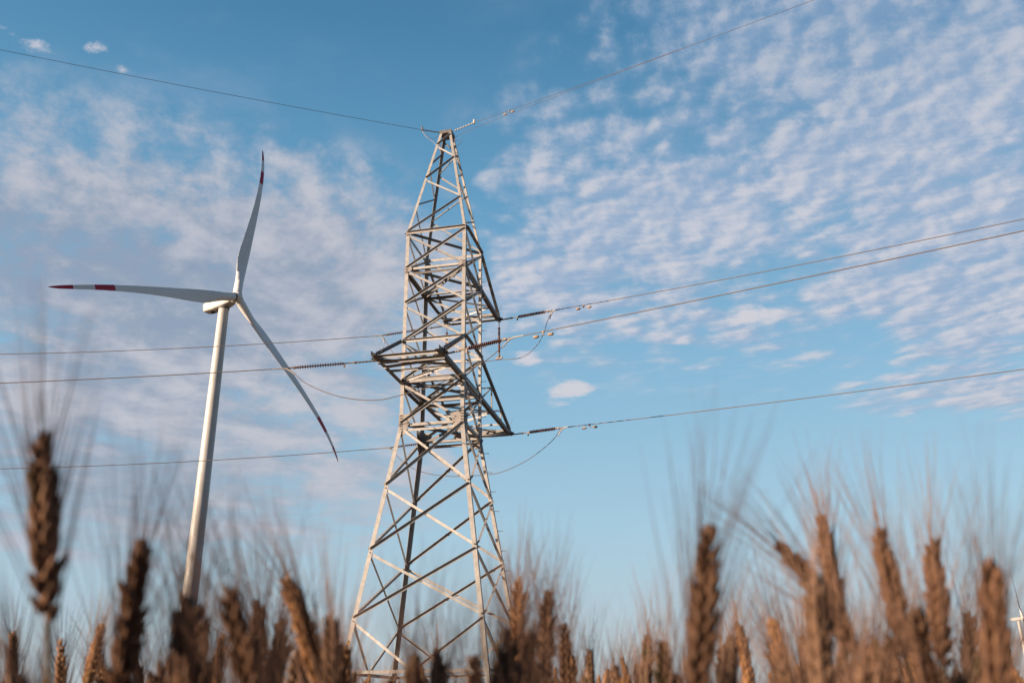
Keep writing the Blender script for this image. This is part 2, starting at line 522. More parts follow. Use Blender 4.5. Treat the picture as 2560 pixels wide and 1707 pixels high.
# gusset plates with their bolts
def gusset(face, leg, z, outline, off=.018):
    """outline in (inward, up) from the leg corner"""
    a, c = FACES[face]; p, q = node(a, z), node(c, z); d = (q - p).normalized()
    o = p if leg == a else q; d = d if leg == a else -d
    n = NRM[face]
    b = MB(); b.prism([o + d * i + UP * j + n * .005 for i, j in outline], n * .012, 0)
    xs = [i for i, _ in outline]; ys = [j for _, j in outline]
    def bolt(i, j):
        cc = o + d * i + UP * j + n * (.017 + .012)
        b.box(cc, d * .017, UP * .017, n * .016, 1)
    h0, h1 = min(ys), max(ys)
    k = int((h1 - h0) / .105)
    for r in range(k):
        yy = h0 + (r + .5) * (h1 - h0) / k
        bolt(.05, yy); bolt(.115, yy)
    for i, j in ((max(xs) - .14, .10), (max(xs) - .2, .19), (max(xs) - .14, -.04), (max(xs) - .06, .03)):
        if max(xs) > .35: bolt(i, j)
    b.build('gusset_plate', [PLATE, BOLT], tower)
for face, (a, c) in FACES.items():
    for leg in (a, c):
        gusset(face, leg, ZL['E'], [(0.0, .44), (.50, .42), (.50, .30), (.26, -.42), (0.0, -.44)] if leg == a else [(0.0, .46), (.55, .40), (.47, .10), (.40, -.14), (.27, -.43), (0.0, -.42)])
        gusset(face, leg, ZL['A1'], [(0.0, .16), (.20, .16), (.32, .04), (.30, -.06), (.10, -.18), (0.0, -.18)])
        gusset(face, leg, ZL['D'], [(0.0, .13), (.24, .13), (.30, .02), (.24, -.12), (0.0, -.14)])
        gusset(face, leg, ZL['A'], [(0.0, .12), (.20, .12), (.22, -.08), (0.0, -.12)])
        gusset(face, leg, ZL['C'], [(0.0, .10), (.16, .10), (.18, -.08), (0.0, -.10)])
for lv in ('G1', 'G2', 'G3'):
    for face, (a, c) in FACES.items():
        for leg in (a, c):
            o = fnode(face, leg, ZL[lv], .07, .012)
            b = MB(); n = NRM[face]; e1 = UP.cross(n)
            for dz in (.07, -.07): b.box(o + UP * dz, e1 * .02, UP * .02, n * .02, 0)
            b.build('joint_bolts', BOLT, tower)
# top cap
b = MB(); w = hw(ZTOP) + .02
for sx, sy, dx, dy in ((0, -1, 1, 0), (0, 1, 1, 0), (-1, 0, 0, 1), (1, 0, 0, 1)):
    p = Vector((sx * w if sx else -w, sy * w * ASP if sy else -w * ASP, tl(ZTOP) + .10)); q = Vector((sx * w if sx else w, sy * w * ASP if sy else w * ASP, tl(ZTOP) + .10))
    n = Vector((sx, sy, 0)); b.angle(p + n * .002 * (1 + abs(sx)), q + n * .002 * (1 + abs(sx)), -UP, -n, .16, .010, wb=.12)
b.box((0, 0, tl(ZTOP) - .03), (w * .9, 0, 0), (0, w * .9, 0), (0, 0, .006))
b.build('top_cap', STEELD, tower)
# climbing pegs on the rear right leg
z = -.2
while z < 18.6:
    p = node('R', z) ; b = MB()
    b.tube([p + Vector((-.02, -.07, 0)), p + Vector((.19, -.07, .0))], .011, 6)
    b.tube([p + Vector((.19, -.07, 0)), p + Vector((.205, -.07, 0))], .022, 6)
    if not any(abs(z - ZL[q]) < .16 for q in ('E', 'A1', 'D', 'A', 'C')): b.build('climbing_peg', STEELD, tower)
    z += .78

# crossarms -------------------------------------------------------
TW = 1.305
def crossarm(side, zl, zu, length, splits, jut):
    """side -1 towards the viewer (front), +1 away; lower chords level, ties falling from zu to the tips"""
    arm = MB()
    near = {-1: ('L', 'F'), 1: ('B', 'R')}[side]
    yd = Vector((0, side, 0)); tips = {}
    first = MB(); parts = []
    for leg in near:
        sx = LEG[leg][0]
        p = node(leg, zl); tip = Vector((sx * TW, side * (hw(zl) * ASP + length), tl(zl)))
        tips[leg] = tip
        ch = MB(); ch.angle(p + Vector((sx * .012, 0, -.09)), tip + yd * jut + Vector((sx * .012, 0, -.09)), UP, (-sx, 0, 0), .17, .013)
        parts.append((ch, 'lower_chord', leg, p, tip))
        u = node(leg, zu); ti = MB(); ti.angle(u + Vector((sx * .03, 0, 0)), tip + Vector((sx * .03, 0, .10)), UP, (-sx, 0, 0), .12, .010)
        parts.append((ti, 'tie_bar', leg, u, tip))
    root = None
    for k, (m_, nm, leg, p, q) in enumerate(parts):
        if root is None:
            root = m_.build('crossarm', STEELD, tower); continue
        m_.build(nm, STEELD, root)
    def bar(p, q, a, bdir, w, nm, m=STEEL):
        x = MB(); x.angle(p, q, a, bdir, w, .009); x.build(nm, m, root)
    tl_, tr_ = tips[near[0]], tips[near[1]]
    X = Vector((1, 0, 0))
    bar(tl_ + yd * .03 - X * .10 + UP * .055, tr_ + yd * .03 + X * .10 + UP * .055, -UP, yd, .12, 'end_strut')
    bar(tl_ - yd * .42 + UP * .01, tr_ - yd * .42 + UP * .01, -UP, -yd, .10, 'end_strut')
    bar(tl_ - yd * .20 - UP * .085, tr_ - yd * .20 - UP * .085, -UP, yd, .11, 'end_strut')
    bar(tl_ - yd * .80 - UP * .06, tr_ - yd * .62 + UP * .02, yd, -UP, .09, 'lacing_bar')
    # plan lacing between the two chords
    ts = [0.02] + splits + [.93]
    for i in range(len(ts) - 1):
        A, Bq = (near[0], near[1]) if i % 2 == 0 else (near[1], near[0])
        p = node(A, zl).lerp(tips[A], ts[i]); q = node(Bq, zl).lerp(tips[Bq], ts[i + 1])
        bar(p + UP * .02, q + UP * .02, yd, -UP, .09, 'lacing_bar')
    for s_ in splits:
        p = node(near[0], zl).lerp(tips[near[0]], s_); q = node(near[1], zl).lerp(tips[near[1]], s_)
        bar(p - UP * .03, q - UP * .03, -UP, yd, .08, 'lacing_bar')
        if length > 4:
            for leg in near:
                sx = LEG[leg][0]
                lo = node(leg, zl).lerp(tips[leg], s_); hi = node(leg, zu).lerp(tips[leg] + UP * .1, s_)
                bar(lo - X * sx * .03, hi - X * sx * .03, yd, (-sx, 0, 0), .06, 'arm_post')
                i = splits.index(s_); s2 = ([0.0] + splits)[i]
                lo2 = node(leg, zl).lerp(tips[leg], s2 if i else .02)
                bar(lo2 - X * sx * .045, hi - X * sx * .045, yd, (-sx, 0, 0), .055, 'arm_diagonal')
            hi0 = node(near[0], zu).lerp(tips[near[0]] + UP * .1, s_); hi1 = node(near[1], zu).lerp(tips[near[1]] + UP * .1, s_)
            bar(hi0, hi1, yd, -UP, .06, 'lacing_bar')
    # tip plates, shackles and the fans of bird wire
    for leg in near:
        sx = LEG[leg][0]; tp = tips[leg]
        x = MB(); x.box(tp + Vector((sx * .08, 0, -.02)), (.11, 0, 0), (0, .10, 0), (0, 0, .012)); x.box(tp + Vector((sx * .02, side * .05, .02)), (.016, 0, 0), (0, .17, 0), (0, 0, .11))
        for dx in (-.05, .06): x.box(tp + Vector((sx * .05 + dx, side * .12, .06)), (.02, 0, 0), (0, .03, 0), (0, 0, .02), 1)
        x.build('tip_plate', [STEELD, BOLT], root)
        x = MB()
        for dx, dy in ((-.32, .05), (.05, -.1), (.30, .08), (.16, .2)):
            x.tube([tp + Vector((0, -side * .25, .1)), tp + Vector((dx * .6, -side * .25 + dy, .62 + .1 * abs(dx)))], .0035, 4)
        x.build('bird_wires', STEELD, root)
    return root, tips
armF, tipF = crossarm(-1, ZL['D'], ZL['C'], 2.805, [.52], .55)
armL, tipL = crossarm(1, ZL['D'], ZL['C'], 5.462, [.36, .68], .10)
armU, tipU = crossarm(1, ZL['A1'], ZL['A'], 3.322, [.55], .10)

# painted marks on the front left leg: warning triangle and characters
def leg_mark(z, mesh_fn, name, m):
    p = node('L', z) + Vector((.082, -.004, 0))
    b = MB(); mesh_fn(b, p); b.build(name, m, tower)
def tri(b, p):
    b.prism([p + Vector((-.07, 0, -.06)), p + Vector((.07, 0, -.06)), p + Vector((0, 0, .075))], (0, -.003, 0), 0)
    for a, c in (((-.075, -.065), (.075, -.065)), ((.075, -.065), (0, .085)), ((0, .085), (-.075, -.065))):
        b.tube([p + Vector((a[0], -.004, a[1])), p + Vector((c[0], -.004, c[1]))], .007, 4, 1)
    b.tube([p + Vector((.012, -.005, .045)), p + Vector((-.012, -.005, 0)), p + Vector((.012, -.005, 0)), p + Vector((-.006, -.005, -.045))], .006, 4, 1)
leg_mark(2.36, tri, 'warning_sign', [YELLOW, BLACKP])
def glyph(strokes, h):
    def fn(b, p):
        for st in strokes:
            b.tube([p + Vector(((x - .5) * h * .62, -.003, (y - .5) * h)) for x, y in st], .0065, 4, 0)
    return fn
G = {'P': [[(0, 0), (0, 1), (1, 1), (1, 0)]], 'Lk': [[(0, 0), (.45, 1), (1, 0)]], '1': [[(.2, .7), (.6, 1), (.6, 0)]],
     'a': [[(1, 0), (1, 1), (.2, 1), (0, .5), (.2, 0), (1, .12)]],
     '2': [[(0, .75), (.15, .95), (.5, 1), (.9, .9), (1, .7), (.75, .4), (0, 0), (1, 0)]]}
for z, k, h in ((2.02, 'P', .10), (1.93, 'Lk', .10), (1.84, '1', .10), (1.76, 'a', .10), (1.58, '2', .19)):
    leg_mark(z, glyph(G[k], h), 'painted_character', BLACKP)


# ------------------------------------------------------------------ insulators, conductors, jumpers, dampers
def V3(p): return Vector((p[0], p[1], p[2] + HC))
UPW = Vector((0, 0, 1))

def shed_profile(h0, h1, n, r=.080, core=.024):
    prof = [(h0, .02), (h0, .045), (h0 + .03, .045)]
    p = (h1 - h0 - .06) / n
    for k in range(n):
        z0 = h0 + .03 + k * p
        prof += [(z0, core), (z0 + p * .30, core), (z0 + p * .44, r), (z0 + p * .54, r), (z0 + p * .66, core + .014), (z0 + p, core)]
    prof += [(h1 - .03, .045), (h1, .045), (h1, .02)]
    return prof

def tension_set(tip, clamp, out_dir, jump_dir, label, n=17, ends=(.38, .88)):
    tip, clamp = V3(tip), V3(clamp); L = (clamp - tip).length; d = (clamp - tip) / L
    o = empty('tension_insulator', tip)
    tag(o, label, 'insulator', 'tension insulators at the crossarm tips')
    def bld(b, nm, m, par=o): return b.build(nm, m, par, tip if par is o else None)
    b = MB(); a = L * ends[0]; side = d.cross(UPW).normalized()
    b.tube([tip - d * .06, tip + d * .12], .035, 6)
    for s_ in (-.03, .03): b.tube([tip + d * .10 + side * s_, tip + d * (a * .62) + side * s_], .014, 6)
    b.lathe(tip + d * (a * .6), d, [(0, .01), (0, .045), (.06, .05), (.10, .028), (a * .4 - .05, .022), (a * .4 - .03, .045), (a * .4 + .02, .045), (a * .4 + .02, .01)], 8)
    for k in range(6): b.box(tip + d * (.12 + k * a * .10), d * .025, side * .045, UPW * .022)
    b.box(tip + d * (a - .07) - UPW * .09, d * .03, side * .02, UPW * .07)
    bld(b, 'link_hardware', IRON)
    b = MB(); b.lathe(tip, d, shed_profile(a, L * ends[1], n), 16); bld(b, 'shed_stack', CERAM)
    b = MB(); e = L * ends[1]
    b.lathe(tip + d * e, d, [(0, .01), (0, .04), (.06, .045), (.10, .03), (L - e - .02, .03), (L - e, .04), (L - e + .02, .01)], 8)
    b.box(tip + d * (e + .14), d * .05, side * .05, UPW * .035)
    bld(b, 'end_fitting', IRON)
    b = MB(); od = Vector(out_dir).normalized(); jd = Vector(jump_dir).normalized()
    b.tube([clamp + jd * .42, clamp + jd * .2 + od * .0, clamp + jd * .06 + od * .05, clamp + od * .14, clamp + od * .30, clamp + od * .55], [.022, .026, .03, .03, .026, .022], 8)
    bld(b, 'dead_end_clamp', ALU)
    return clamp

def parab(p0, phi, s, c, tmax, n=90):
    ts = [tmax * (i / n) ** 1.6 for i in range(n + 1)]
    return [Vector((p0[0] + t * math.sin(R(phi)), p0[1] + t * math.cos(R(phi)), p0[2] + HC + s * t + c * t * t)) for t in ts]

def wire(name, pts, r, label, cat, group, m=None, n=7):
    b = MB(); b.tube(pts, r, n)
    o = b.build(name, m or CABLE, None, pts[0]); o.location = pts[0]
    tag(o, label, cat, group); return o

def damper(pts, target_x, label, scale=1.0):
    """stockbridge damper clamped where the wire passes the given bearing"""
    best = min(range(1, len(pts) - 1), key=lambda i: abs(proj(pts[i])[0] - target_x) if proj(pts[i])[1] > -50 else 9e9)
    p = pts[best]; d = (pts[best + 1] - pts[best - 1]).normalized()
    o = empty('vibration_damper', p); tag(o, label, 'vibration damper', 'vibration dampers on the right hand wires')
    b = MB(); s_ = scale; side = d.cross(UPW).normalized()
    b.box(UPW * -.01, d * .03 * s_, side * .035 * s_, UPW * .04 * s_); b.box(UPW * -.075 * s_, d * .02 * s_, side * .02 * s_, UPW * .05 * s_)
    b.build('clamp', IRON, o)
    b = MB(); z0 = UPW * -.12 * s_
    b.tube([z0 - d * .27 * s_ - UPW * .025, z0, z0 + d * .27 * s_ - UPW * .025], .008 * s_, 6); b.build('messenger_wire', IRON, o)
    for sg in (-1, 1):
        b = MB(); c = z0 - UPW * .025
        b.lathe(c + d * sg * .17 * s_, d * sg, [(0, .01), (0, .03), (.02, .048 * s_), (.17 * s_, .052 * s_), (.20 * s_, .035 * s_), (.20 * s_, .005)], 10); b.build('weight', WEIGHT, o)

def pd(phi, s): return (math.sin(R(phi)), math.cos(R(phi)), s)
GW = 'power line conductors'
SETS = [
 # key, tip, clamp, bearing, slope, curve, length
 ('P1R', (-.606, 40.116, 17.30), (1.853, 38.809, 17.196), 118, -.04818, .00109, 95, 'upper right conductor'),
 ('P2R', (-2.529, 31.575, 12.27), (-.070, 30.267, 12.357), 118, -.0114, .00054, 95, 'mid'),
 ('P3R', (-.135, 42.211, 12.27), (2.272, 40.931, 12.218), 118, -.04279, .00064, 95, 'low'),
 ('P1L', (-3.153, 40.690, 17.30), (-6.191, 40.690, 16.826), -90, -.07614, .00187, 40, ''),
 ('P2L', (-5.076, 32.148, 12.27), (-8.390, 32.148, 12.008), -90, -.05761, .00121, 40, ''),
 ('P3L', (-2.682, 42.784, 12.27), (-5.887, 42.784, 11.869), -90, -.07751, .00172, 40, '')]
JD = {'P1R': (-.25, .1, -1), 'P2R': (-.62, .15, -.75), 'P3R': (-.42, .15, -.9), 'P1L': (.25, 0, -1), 'P2L': (.75, -.1, -.65), 'P3L': (.55, -.1, -.85)}
LAB_I = {'P1R': 'brown ribbed insulator level off the rear upper crossarm, its wire running right',
         'P2R': 'largest brown ribbed insulator, crossing in front of the pylon legs towards the right',
         'P3R': 'brown ribbed insulator off the tip of the lowest crossarm right of the pylon',
         'P1L': 'thin insulator left of the pylon, half hidden behind its legs at the upper crossarm level',
         'P2L': 'thin ribbed insulator left of the pylon beside the downward turbine blade, off the front crossarm',
         'P3L': 'thin insulator behind the big bolted gussets at the pylon waist, its wire running left'}
LAB_C = {'P1R': 'upper of the two close conductors rising to the right edge from the pylon',
         'P2R': 'thickest conductor, lower of the two close wires rising right from the pylon',
         'P3R': 'lowest conductor right of the pylon, from the lowest crossarm to the right edge',
         'P1L': 'upper dark conductor left of the pylon, crossing the turbine mast high up',
         'P2L': 'middle dark conductor left of the pylon, meeting the downward turbine blade',
         'P3L': 'lowest dark conductor left of the pylon, crossing the tip of the downward blade'}
LINES = {}; CL = {}
for key, tip, clamp, phi, s_, c_, ln, _ in SETS:
    CL[key] = tension_set(tip, clamp, pd(phi, s_), JD[key], LAB_I[key])
    # keep the far ends airborne: the sag only matters near the tower
    pts = parab(clamp, phi, s_, c_, ln)
    LINES[key] = pts
    wire('conductor', pts, .017 if key[2] == 'R' else .0165, LAB_C[key], 'power line', GW)
# earth wires off the peak
for key, tip, clamp, phi, s_, c_, ln, lab in (
    ('ER', (-2.556, 35.806, 25.02), (-1.637, 35.255, 25.055), 121, -.03364, .00112, 90, 'thin earth wire from the pylon top climbing to the top edge of the picture'),
    ('EL', (-3.238, 35.960, 25.02), (-4.053, 35.664, 24.978), -110, -.025, .00094, 60, 'thin dark earth wire from the pylon top running to the upper left')):
    t0, c0 = V3(tip), V3(clamp); d = (c0 - t0).normalized()
    o = empty('earth_wire_clamp', t0)
    tag(o, 'short bright fitting holding the right hand wire to the pylon top' if key == 'ER' else 'short dark fitting holding the left hand wire to the pylon top', 'clamp', 'earth wire clamps on the pylon peak')
    b = MB(); L = (c0 - t0).length
    prof = [(0, .01)]; n = 7
    for k in range(n): prof += [(L * k / n, .016), (L * (k + .25) / n, .034), (L * (k + .6) / n, .034), (L * (k + .75) / n, .016)]
    prof += [(L, .016), (L, .004)]
    b.lathe((0, 0, 0), d, prof, 8); b.build('link_chain', ALU if key == 'ER' else IRON, o)
    b = MB(); b.box(d * L + UPW * .06, d * .035, d.cross(UPW) * .03, UPW * .11); b.build('clamp_body', ALU, o)
    pts = parab(clamp, phi, s_, c_, ln); LINES[key] = pts
    wire('earth_wire', pts, .0085 if key == 'ER' else .0095, lab, 'power line', 'earth wires on the pylon peak', CABLED)
# bonding leads of the earth wires
def spline(pts, n=8):
    P = [Vector(p) for p in pts]; out = []
    for i in range(len(P) - 1):
        a, b, c, d = P[max(i - 1, 0)], P[i], P[i + 1], P[min(i + 2, len(P) - 1)]
        for k in range(n):
            t = k / n
            out.append(.5 * ((2 * b) + (c - a) * t + (2 * a - 5 * b + 4 * c - d) * t * t + (3 * b - a - 3 * c + d) * t ** 3))
    out.append(P[-1]); return out
q = LINES['ER'][24]
wire('bonding_lead', spline([q, V3((-1.75, 35.3, 24.72)), V3((-2.2, 35.5, 24.2)), V3((-2.42, 35.52, 23.95))]), .007, 'thin lead drooping from the right earth wire back to the pylon peak', 'cable', 'bonding leads at the pylon peak', CABLED)
wire('bonding_lead', spline([V3((-4.05, 35.66, 24.93)), V3((-3.85, 35.65, 24.6)), V3((-3.5, 35.62, 24.25)), V3((-3.33, 35.6, 24.02))]), .010, 'pale lead sloping from the left earth wire down to the pylon peak', 'cable', 'bonding leads at the pylon peak', ALU)
wire('bonding_lead', spline([V3((-3.95, 35.68, 24.9)), V3((-3.7, 35.7, 24.55)), V3((-3.45, 35.7, 24.52)), V3((-3.28, 35.7, 24.75))]), .007, 'dark looped lead hanging under the left earth wire fitting', 'cable', 'bonding leads at the pylon peak', CABLED)
# jumpers
J2 = [[-8.16, 32.096, 11.826], [-7.67, 31.985, 11.384], [-6.932, 31.818, 10.973], [-6.097, 31.63, 10.654], [-5.285, 31.446, 10.491], [-4.602, 31.292, 10.467], [-3.931, 31.14, 10.582], [-3.176, 30.969, 10.723], [-2.56, 30.83, 10.899], [-1.761, 30.649, 11.195], [-.964, 30.469, 11.575], [-.326, 30.325, 12.073]]
J1a = [[-.597, 40.116, 15.30], [-.198, 39.9, 15.236], [.29, 39.64, 15.183], [.654, 39.446, 15.261], [.994, 39.265, 15.486], [1.264, 39.122, 15.79], [1.488, 39.003, 16.236], [1.617, 38.934, 16.653], [1.743, 38.867, 16.94]]
J1b = [[-3.82, 40.69, 15.334], [-4.789, 40.69, 15.474], [-5.377, 40.69, 15.687], [-5.677, 40.69, 15.95], [-5.937, 40.69, 16.371], [-6.121, 40.69, 16.688]]
J3 = [[-5.609, 42.721, 11.51], [-5.246, 42.638, 11.135], [-4.712, 42.517, 10.752], [-4.059, 42.369, 10.494], [-3.416, 42.223, 10.344], [-2.568, 42.03, 10.246], [-1.145, 41.707, 10.236], [-.501, 41.561, 10.329], [.168, 41.409, 10.57], [.837, 41.257, 10.905], [1.509, 41.104, 11.378], [1.915, 41.012, 11.747], [2.136, 40.962, 12.062]]
GJ = 'jumper cables looping past the pylon'
def jumper(pts, label):
    P = [V3(p) for p in pts]
    wire('jumper_cable', spline(P, 6), .0150, label, 'cable', GJ, CABLE)
jumper([(-8.39, 32.148, 12.0)] + J2 + [(-.07, 30.267, 12.35)], 'long jumper cable sweeping in front of the pylon below the front crossarm')
jumper(J1b[::-1] + [(-3.09, 40.70, 15.40), (-1.8, 40.42, 15.28)] + J1a + [(1.85, 38.81, 17.18)], 'jumper cable hung under the upper crossarm by the vertical insulators')
jumper([(-5.887, 42.784, 11.86)] + J3 + [(2.272, 40.931, 12.21)], 'lowest jumper cable drooping behind the pylon legs under the lowest crossarm')
# vertical jumper-support insulators
for (x, y, z0, z1), lab in (((-.606, 40.116, 17.28, 15.40), 'vertical brown ribbed insulator hanging from the upper crossarm tip right of the pylon'),
                            ((-3.12, 40.69, 17.28, 15.48), 'vertical ribbed insulator seen between the pylon legs below the upper crossarm')):
    t0 = V3((x, y, z0)); o = empty('suspension_insulator', t0); tag(o, lab, 'insulator', 'vertical insulators under the upper crossarm')
    L = z0 - z1; D = Vector((0, 0, -1))
    b = MB(); b.lathe((0, 0, 0), D, [(-.08, .005), (-.08, .03), (.10, .03), (.14, .018), (.30, .018), (.32, .035), (.36, .035), (.36, .005)], 8); b.build('hanger_link', IRON, o)
    b = MB(); b.lathe((0, 0, 0), D, shed_profile(.34, L - .26, 15, .066, .03), 16); b.build('shed_stack', CERAM, o)
    b = MB(); b.lathe((0, 0, 0), D, [(L - .27, .01), (L - .27, .035), (L - .12, .035), (L - .06, .075), (L, .075), (L, .01)], 8)
    jd = Vector((.88, -.47, 0)); b.box(D * (L + .02), jd * .17, jd.cross(UPW) * .035, UPW * .04); b.build('cable_clamp', IRON, o)
for key, x, lab, sc in (('P1R', 1459, 'small dumbbell damper under the upper right conductor', 1.0), ('P2R', 1359, 'largest pale dumbbell damper under the thick right conductor', 1.05),
                        ('P3R', 1474, 'dark dumbbell damper under the lowest right conductor', 1.0), ('ER', 1272, 'tiny reddish damper on the earth wire near the pylon top', .75)):
    P = LINES[key]; F = [P[i].lerp(P[i + 1], k / 10) for i in range(60) for k in range(10)]
    damper(F, x, lab, sc)


# ------------------------------------------------------------------ wind turbines
def turbine_blade(Rr, nrm, rad, mats, detail=1):
    """lofted blade from the hub centre along rad, bending along nrm; returns mesh builder"""
    b = MB()
    tang = rad.cross(nrm).normalized()          # leading edge side
    st = [(.022, 2.55, 2.55), (.05, 2.5, 2.5), (.09, 2.55, 2.3), (.14, 3.05, 1.9), (.19, 3.65, 1.45), (.235, 3.85, 1.15), (.30, 3.6, .92), (.38, 3.15, .74), (.47, 2.65, .58),
          (.56, 2.25, .46), (.65, 1.92, .37), (.726, 1.66, .31), (.7261, 1.66, .31), (.77, 1.52, .27), (.8177, 1.38, .24), (.8178, 1.38, .24), (.86, 1.25, .20), (.9067, 1.10, .17),
          (.9068, 1.10, .17), (.94, .95, .13), (.965, .78, .10), (.985, .50, .06), (.997, .20, .03), (1.0, .04, .01)]
    n = 20; rings = []
    for t, ch, th in st:
        d = (-.0482 * t + .31625 * t * t - .29369 * t ** 3) * Rr
        tw = R(14) * max(0, 1 - t / .75) ** 1.5 - R(1.0)
        c_dir = (tang * math.cos(tw) + nrm * math.sin(tw)).normalized(); th_dir = rad.cross(c_dir).normalized()
        f = min(1, max(0, (t - .05) / .15)); f = f * f * (3 - 2 * f)
        cen = rad * (t * Rr) + nrm * d
        ring = []
        for k in range(n):
            a = 2 * math.pi * k / n
            # circle
            cx, cyy = .5 * math.cos(a), .5 * math.sin(a)
            # aerofoil: x from leading (+) to trailing (-)
            xx = .5 * math.cos(a); s_ = .5 - xx           # 0 at leading edge .. 1 trailing
            yt = 2.6 * (.2969 * math.sqrt(max(s_, 0)) - .126 * s_ - .3516 * s_ ** 2 + .2843 * s_ ** 3 - .1015 * s_ ** 4) * 1.9
            ay = math.copysign(yt * .5, math.sin(a)) if abs(math.sin(a)) > 1e-6 else 0
            ax = xx + .5 - .32 - .18 * 1.0                # pitch axis about a third back
            px = cx * (1 - f) + (ax - .0) * f; py = cyy * (1 - f) + ay * f
            lead = (1.28 - ch * .5) * f                    # keep the leading edge straight
            ring.append(cen + c_dir * (px * ch + lead * .55) + th_dir * (py * th))
        rings.append(ring)
    for i in range(len(st) - 1):
        tm = (st[i][0] + st[i + 1][0]) / 2
        red = tm > .9067 or .726 < tm < .8177
        v = rings[i] + rings[i + 1]
        b.add(v, [(k, (k + 1) % n, (k + 1) % n + n, k + n) for k in range(n)], 1 if red else 0, True)
    b.add(rings[-1], [tuple(range(n))], 1)
    return b

def turbine(hub, na, nt, psi, Rr, label, base_z=0.0, r_top=1.5, r_bot=2.25, detail=1, L_ax=4.9, nac=12.6):
    n = Vector((math.sin(R(na)) * math.cos(R(nt)), -math.cos(R(na)) * math.cos(R(nt)), math.sin(R(nt))))
    e1 = UPW.cross(n).normalized(); e2 = n.cross(e1)
    bp = hub - n * L_ax; root_loc = Vector((bp.x, bp.y, base_z))
    root = empty('wind_turbine', root_loc); tag(root, label, 'wind turbine', 'wind turbines')
    H = hub.z - n.z * L_ax - 2.25 - base_z
    b = MB(); prof = []; k = 24
    for i in range(k + 1):
        f = i / k; prof.append((H * f, r_bot + (r_top - r_bot) * f))
    b.lathe((0, 0, 0), UPW, prof, 40)
    tw = b.build('tower', TWHITE, root)
    if detail:
        for f in (.27, .55, .80):
            b = MB(); r = r_bot + (r_top - r_bot) * f
            b.lathe((0, 0, H * f - .06), UPW, [(0, r - .05), (0, r + .012), (.12, r + .012), (.12, r - .05)], 40); b.build('flange_seam', TWHITE, tw)
        b = MB(); b.lathe((0, 0, H), UPW, [(-.25, r_top + .02), (-.25, r_top + .12), (.35, r_top + .16), (.35, r_top - .3)], 32); b.build('yaw_collar', SEAM, tw)
        b = MB(); b.box((0, -r_bot - .02, 1.6), (.5, 0, 0), (0, .08, 0), (0, 0, 1.1)); b.build('door', SEAM, tw)
    # nacelle: rounded box along the shaft
    hl = hub - root_loc
    ax = Vector((n.x, n.y, 0)).normalized() * math.cos(R(nt)) + UPW * math.sin(R(nt)); sd = UPW.cross(ax).normalized(); uq = ax.cross(sd)
    b = MB(); rings = []
    for L, w, h, dz in ((-1.6, 1.15, 1.2, 0.0), (-2.0, 1.5, 1.5, -.05), (-3.4, 1.75, 1.58, -.2), (-8.5, 1.8, 1.62, -.2), (-11.4, 1.7, 1.4, -.05), (-nac + .3, 1.45, 1.25, .05), (-nac, .95, .9, .1)):
        ring = []
        for k in range(24):
            a = 2 * math.pi * (k + .5) / 24; ca, sa = math.cos(a), math.sin(a)
            e = .22; x = math.copysign(abs(ca) ** e, ca) * w; y = math.copysign(abs(sa) ** e, sa) * h
            if y < 0: x *= 1 - .16 * (y / h) ** 2
            ring.append(hl + ax * L + sd * x + uq * (y + dz))
        rings.append(ring)
    for i in range(len(rings) - 1):
        b.add(rings[i] + rings[i + 1], [(k, k + 24, (k + 1) % 24 + 24, (k + 1) % 24) for k in range(24)], 0, False)
    b.add(rings[0], [tuple(range(24))]); b.add(rings[-1], [tuple(reversed(range(24)))])
    nc = b.build('nacelle', TWHITE, root)
    if detail:
        b = MB()
        for L, w in ((-9.6, .75), (-7.4, .55)): b.box(hl + ax * L - uq * 1.83 + sd * .1, ax * .75, sd * w, uq * .03)
        b.build('vent', DARKV, nc)
        b = MB(); b.tube([hl + ax * -11.3 + uq * 1.7, hl + ax * -11.3 + uq * 3.6], .05, 6); b.build('wind_mast', SEAM, nc)
    # hub
    b = MB()
    b.lathe(hl, n, [(-1.75, .2), (-1.75, 1.35), (-1.2, 1.62), (.3, 1.62), (1.0, 1.35), (1.5, .85), (1.75, .3), (1.78, .0)], 28)
    hb = b.build('hub', BWHITE, root)
    if detail:
        b = MB(); dn = (n * .45 + (UPW * .75 - e1 * .1)).normalized()
        b.box(hl + e2 * 1.45 + n * .55 + e1 * .30, e1 * .35, n * .45, e2 * .28); b.build('emblem', BLUE, hb)
    for k in range(3):
        a = psi + k * 2 * math.pi / 3
        rad = math.sin(a) * e1 + math.cos(a) * e2
        tb = turbine_blade(Rr, n, rad, None)
        bl = tb.build('blade', [BWHITE, BRED], root); bl.location = hl
        if detail:
            b = MB(); b.lathe(hl + rad * 1.35, rad, [(-.7, 1.3), (.0, 1.33), (.0, 1.36), (.14, 1.36), (.14, 1.25)], 28, 0)
            b.build('root_collar', SEAM if k == 2 else BWHITE, hb)
    return root

turbine(Vector((-81.284, 246.967, 114.93 + HC)), 60.53, 6.05, .17378, 61.74, 'large white wind turbine with red banded blades left of the pylon')
turbine(Vector((562.19, 1060.16, 92.56 + 22 + HC)) * 1.0 - Vector((0, 0, 22)), 52, 5, -.02, 61.7, 'tiny far white wind turbine cut by the right edge behind the wheat', base_z=-12.0, detail=0)


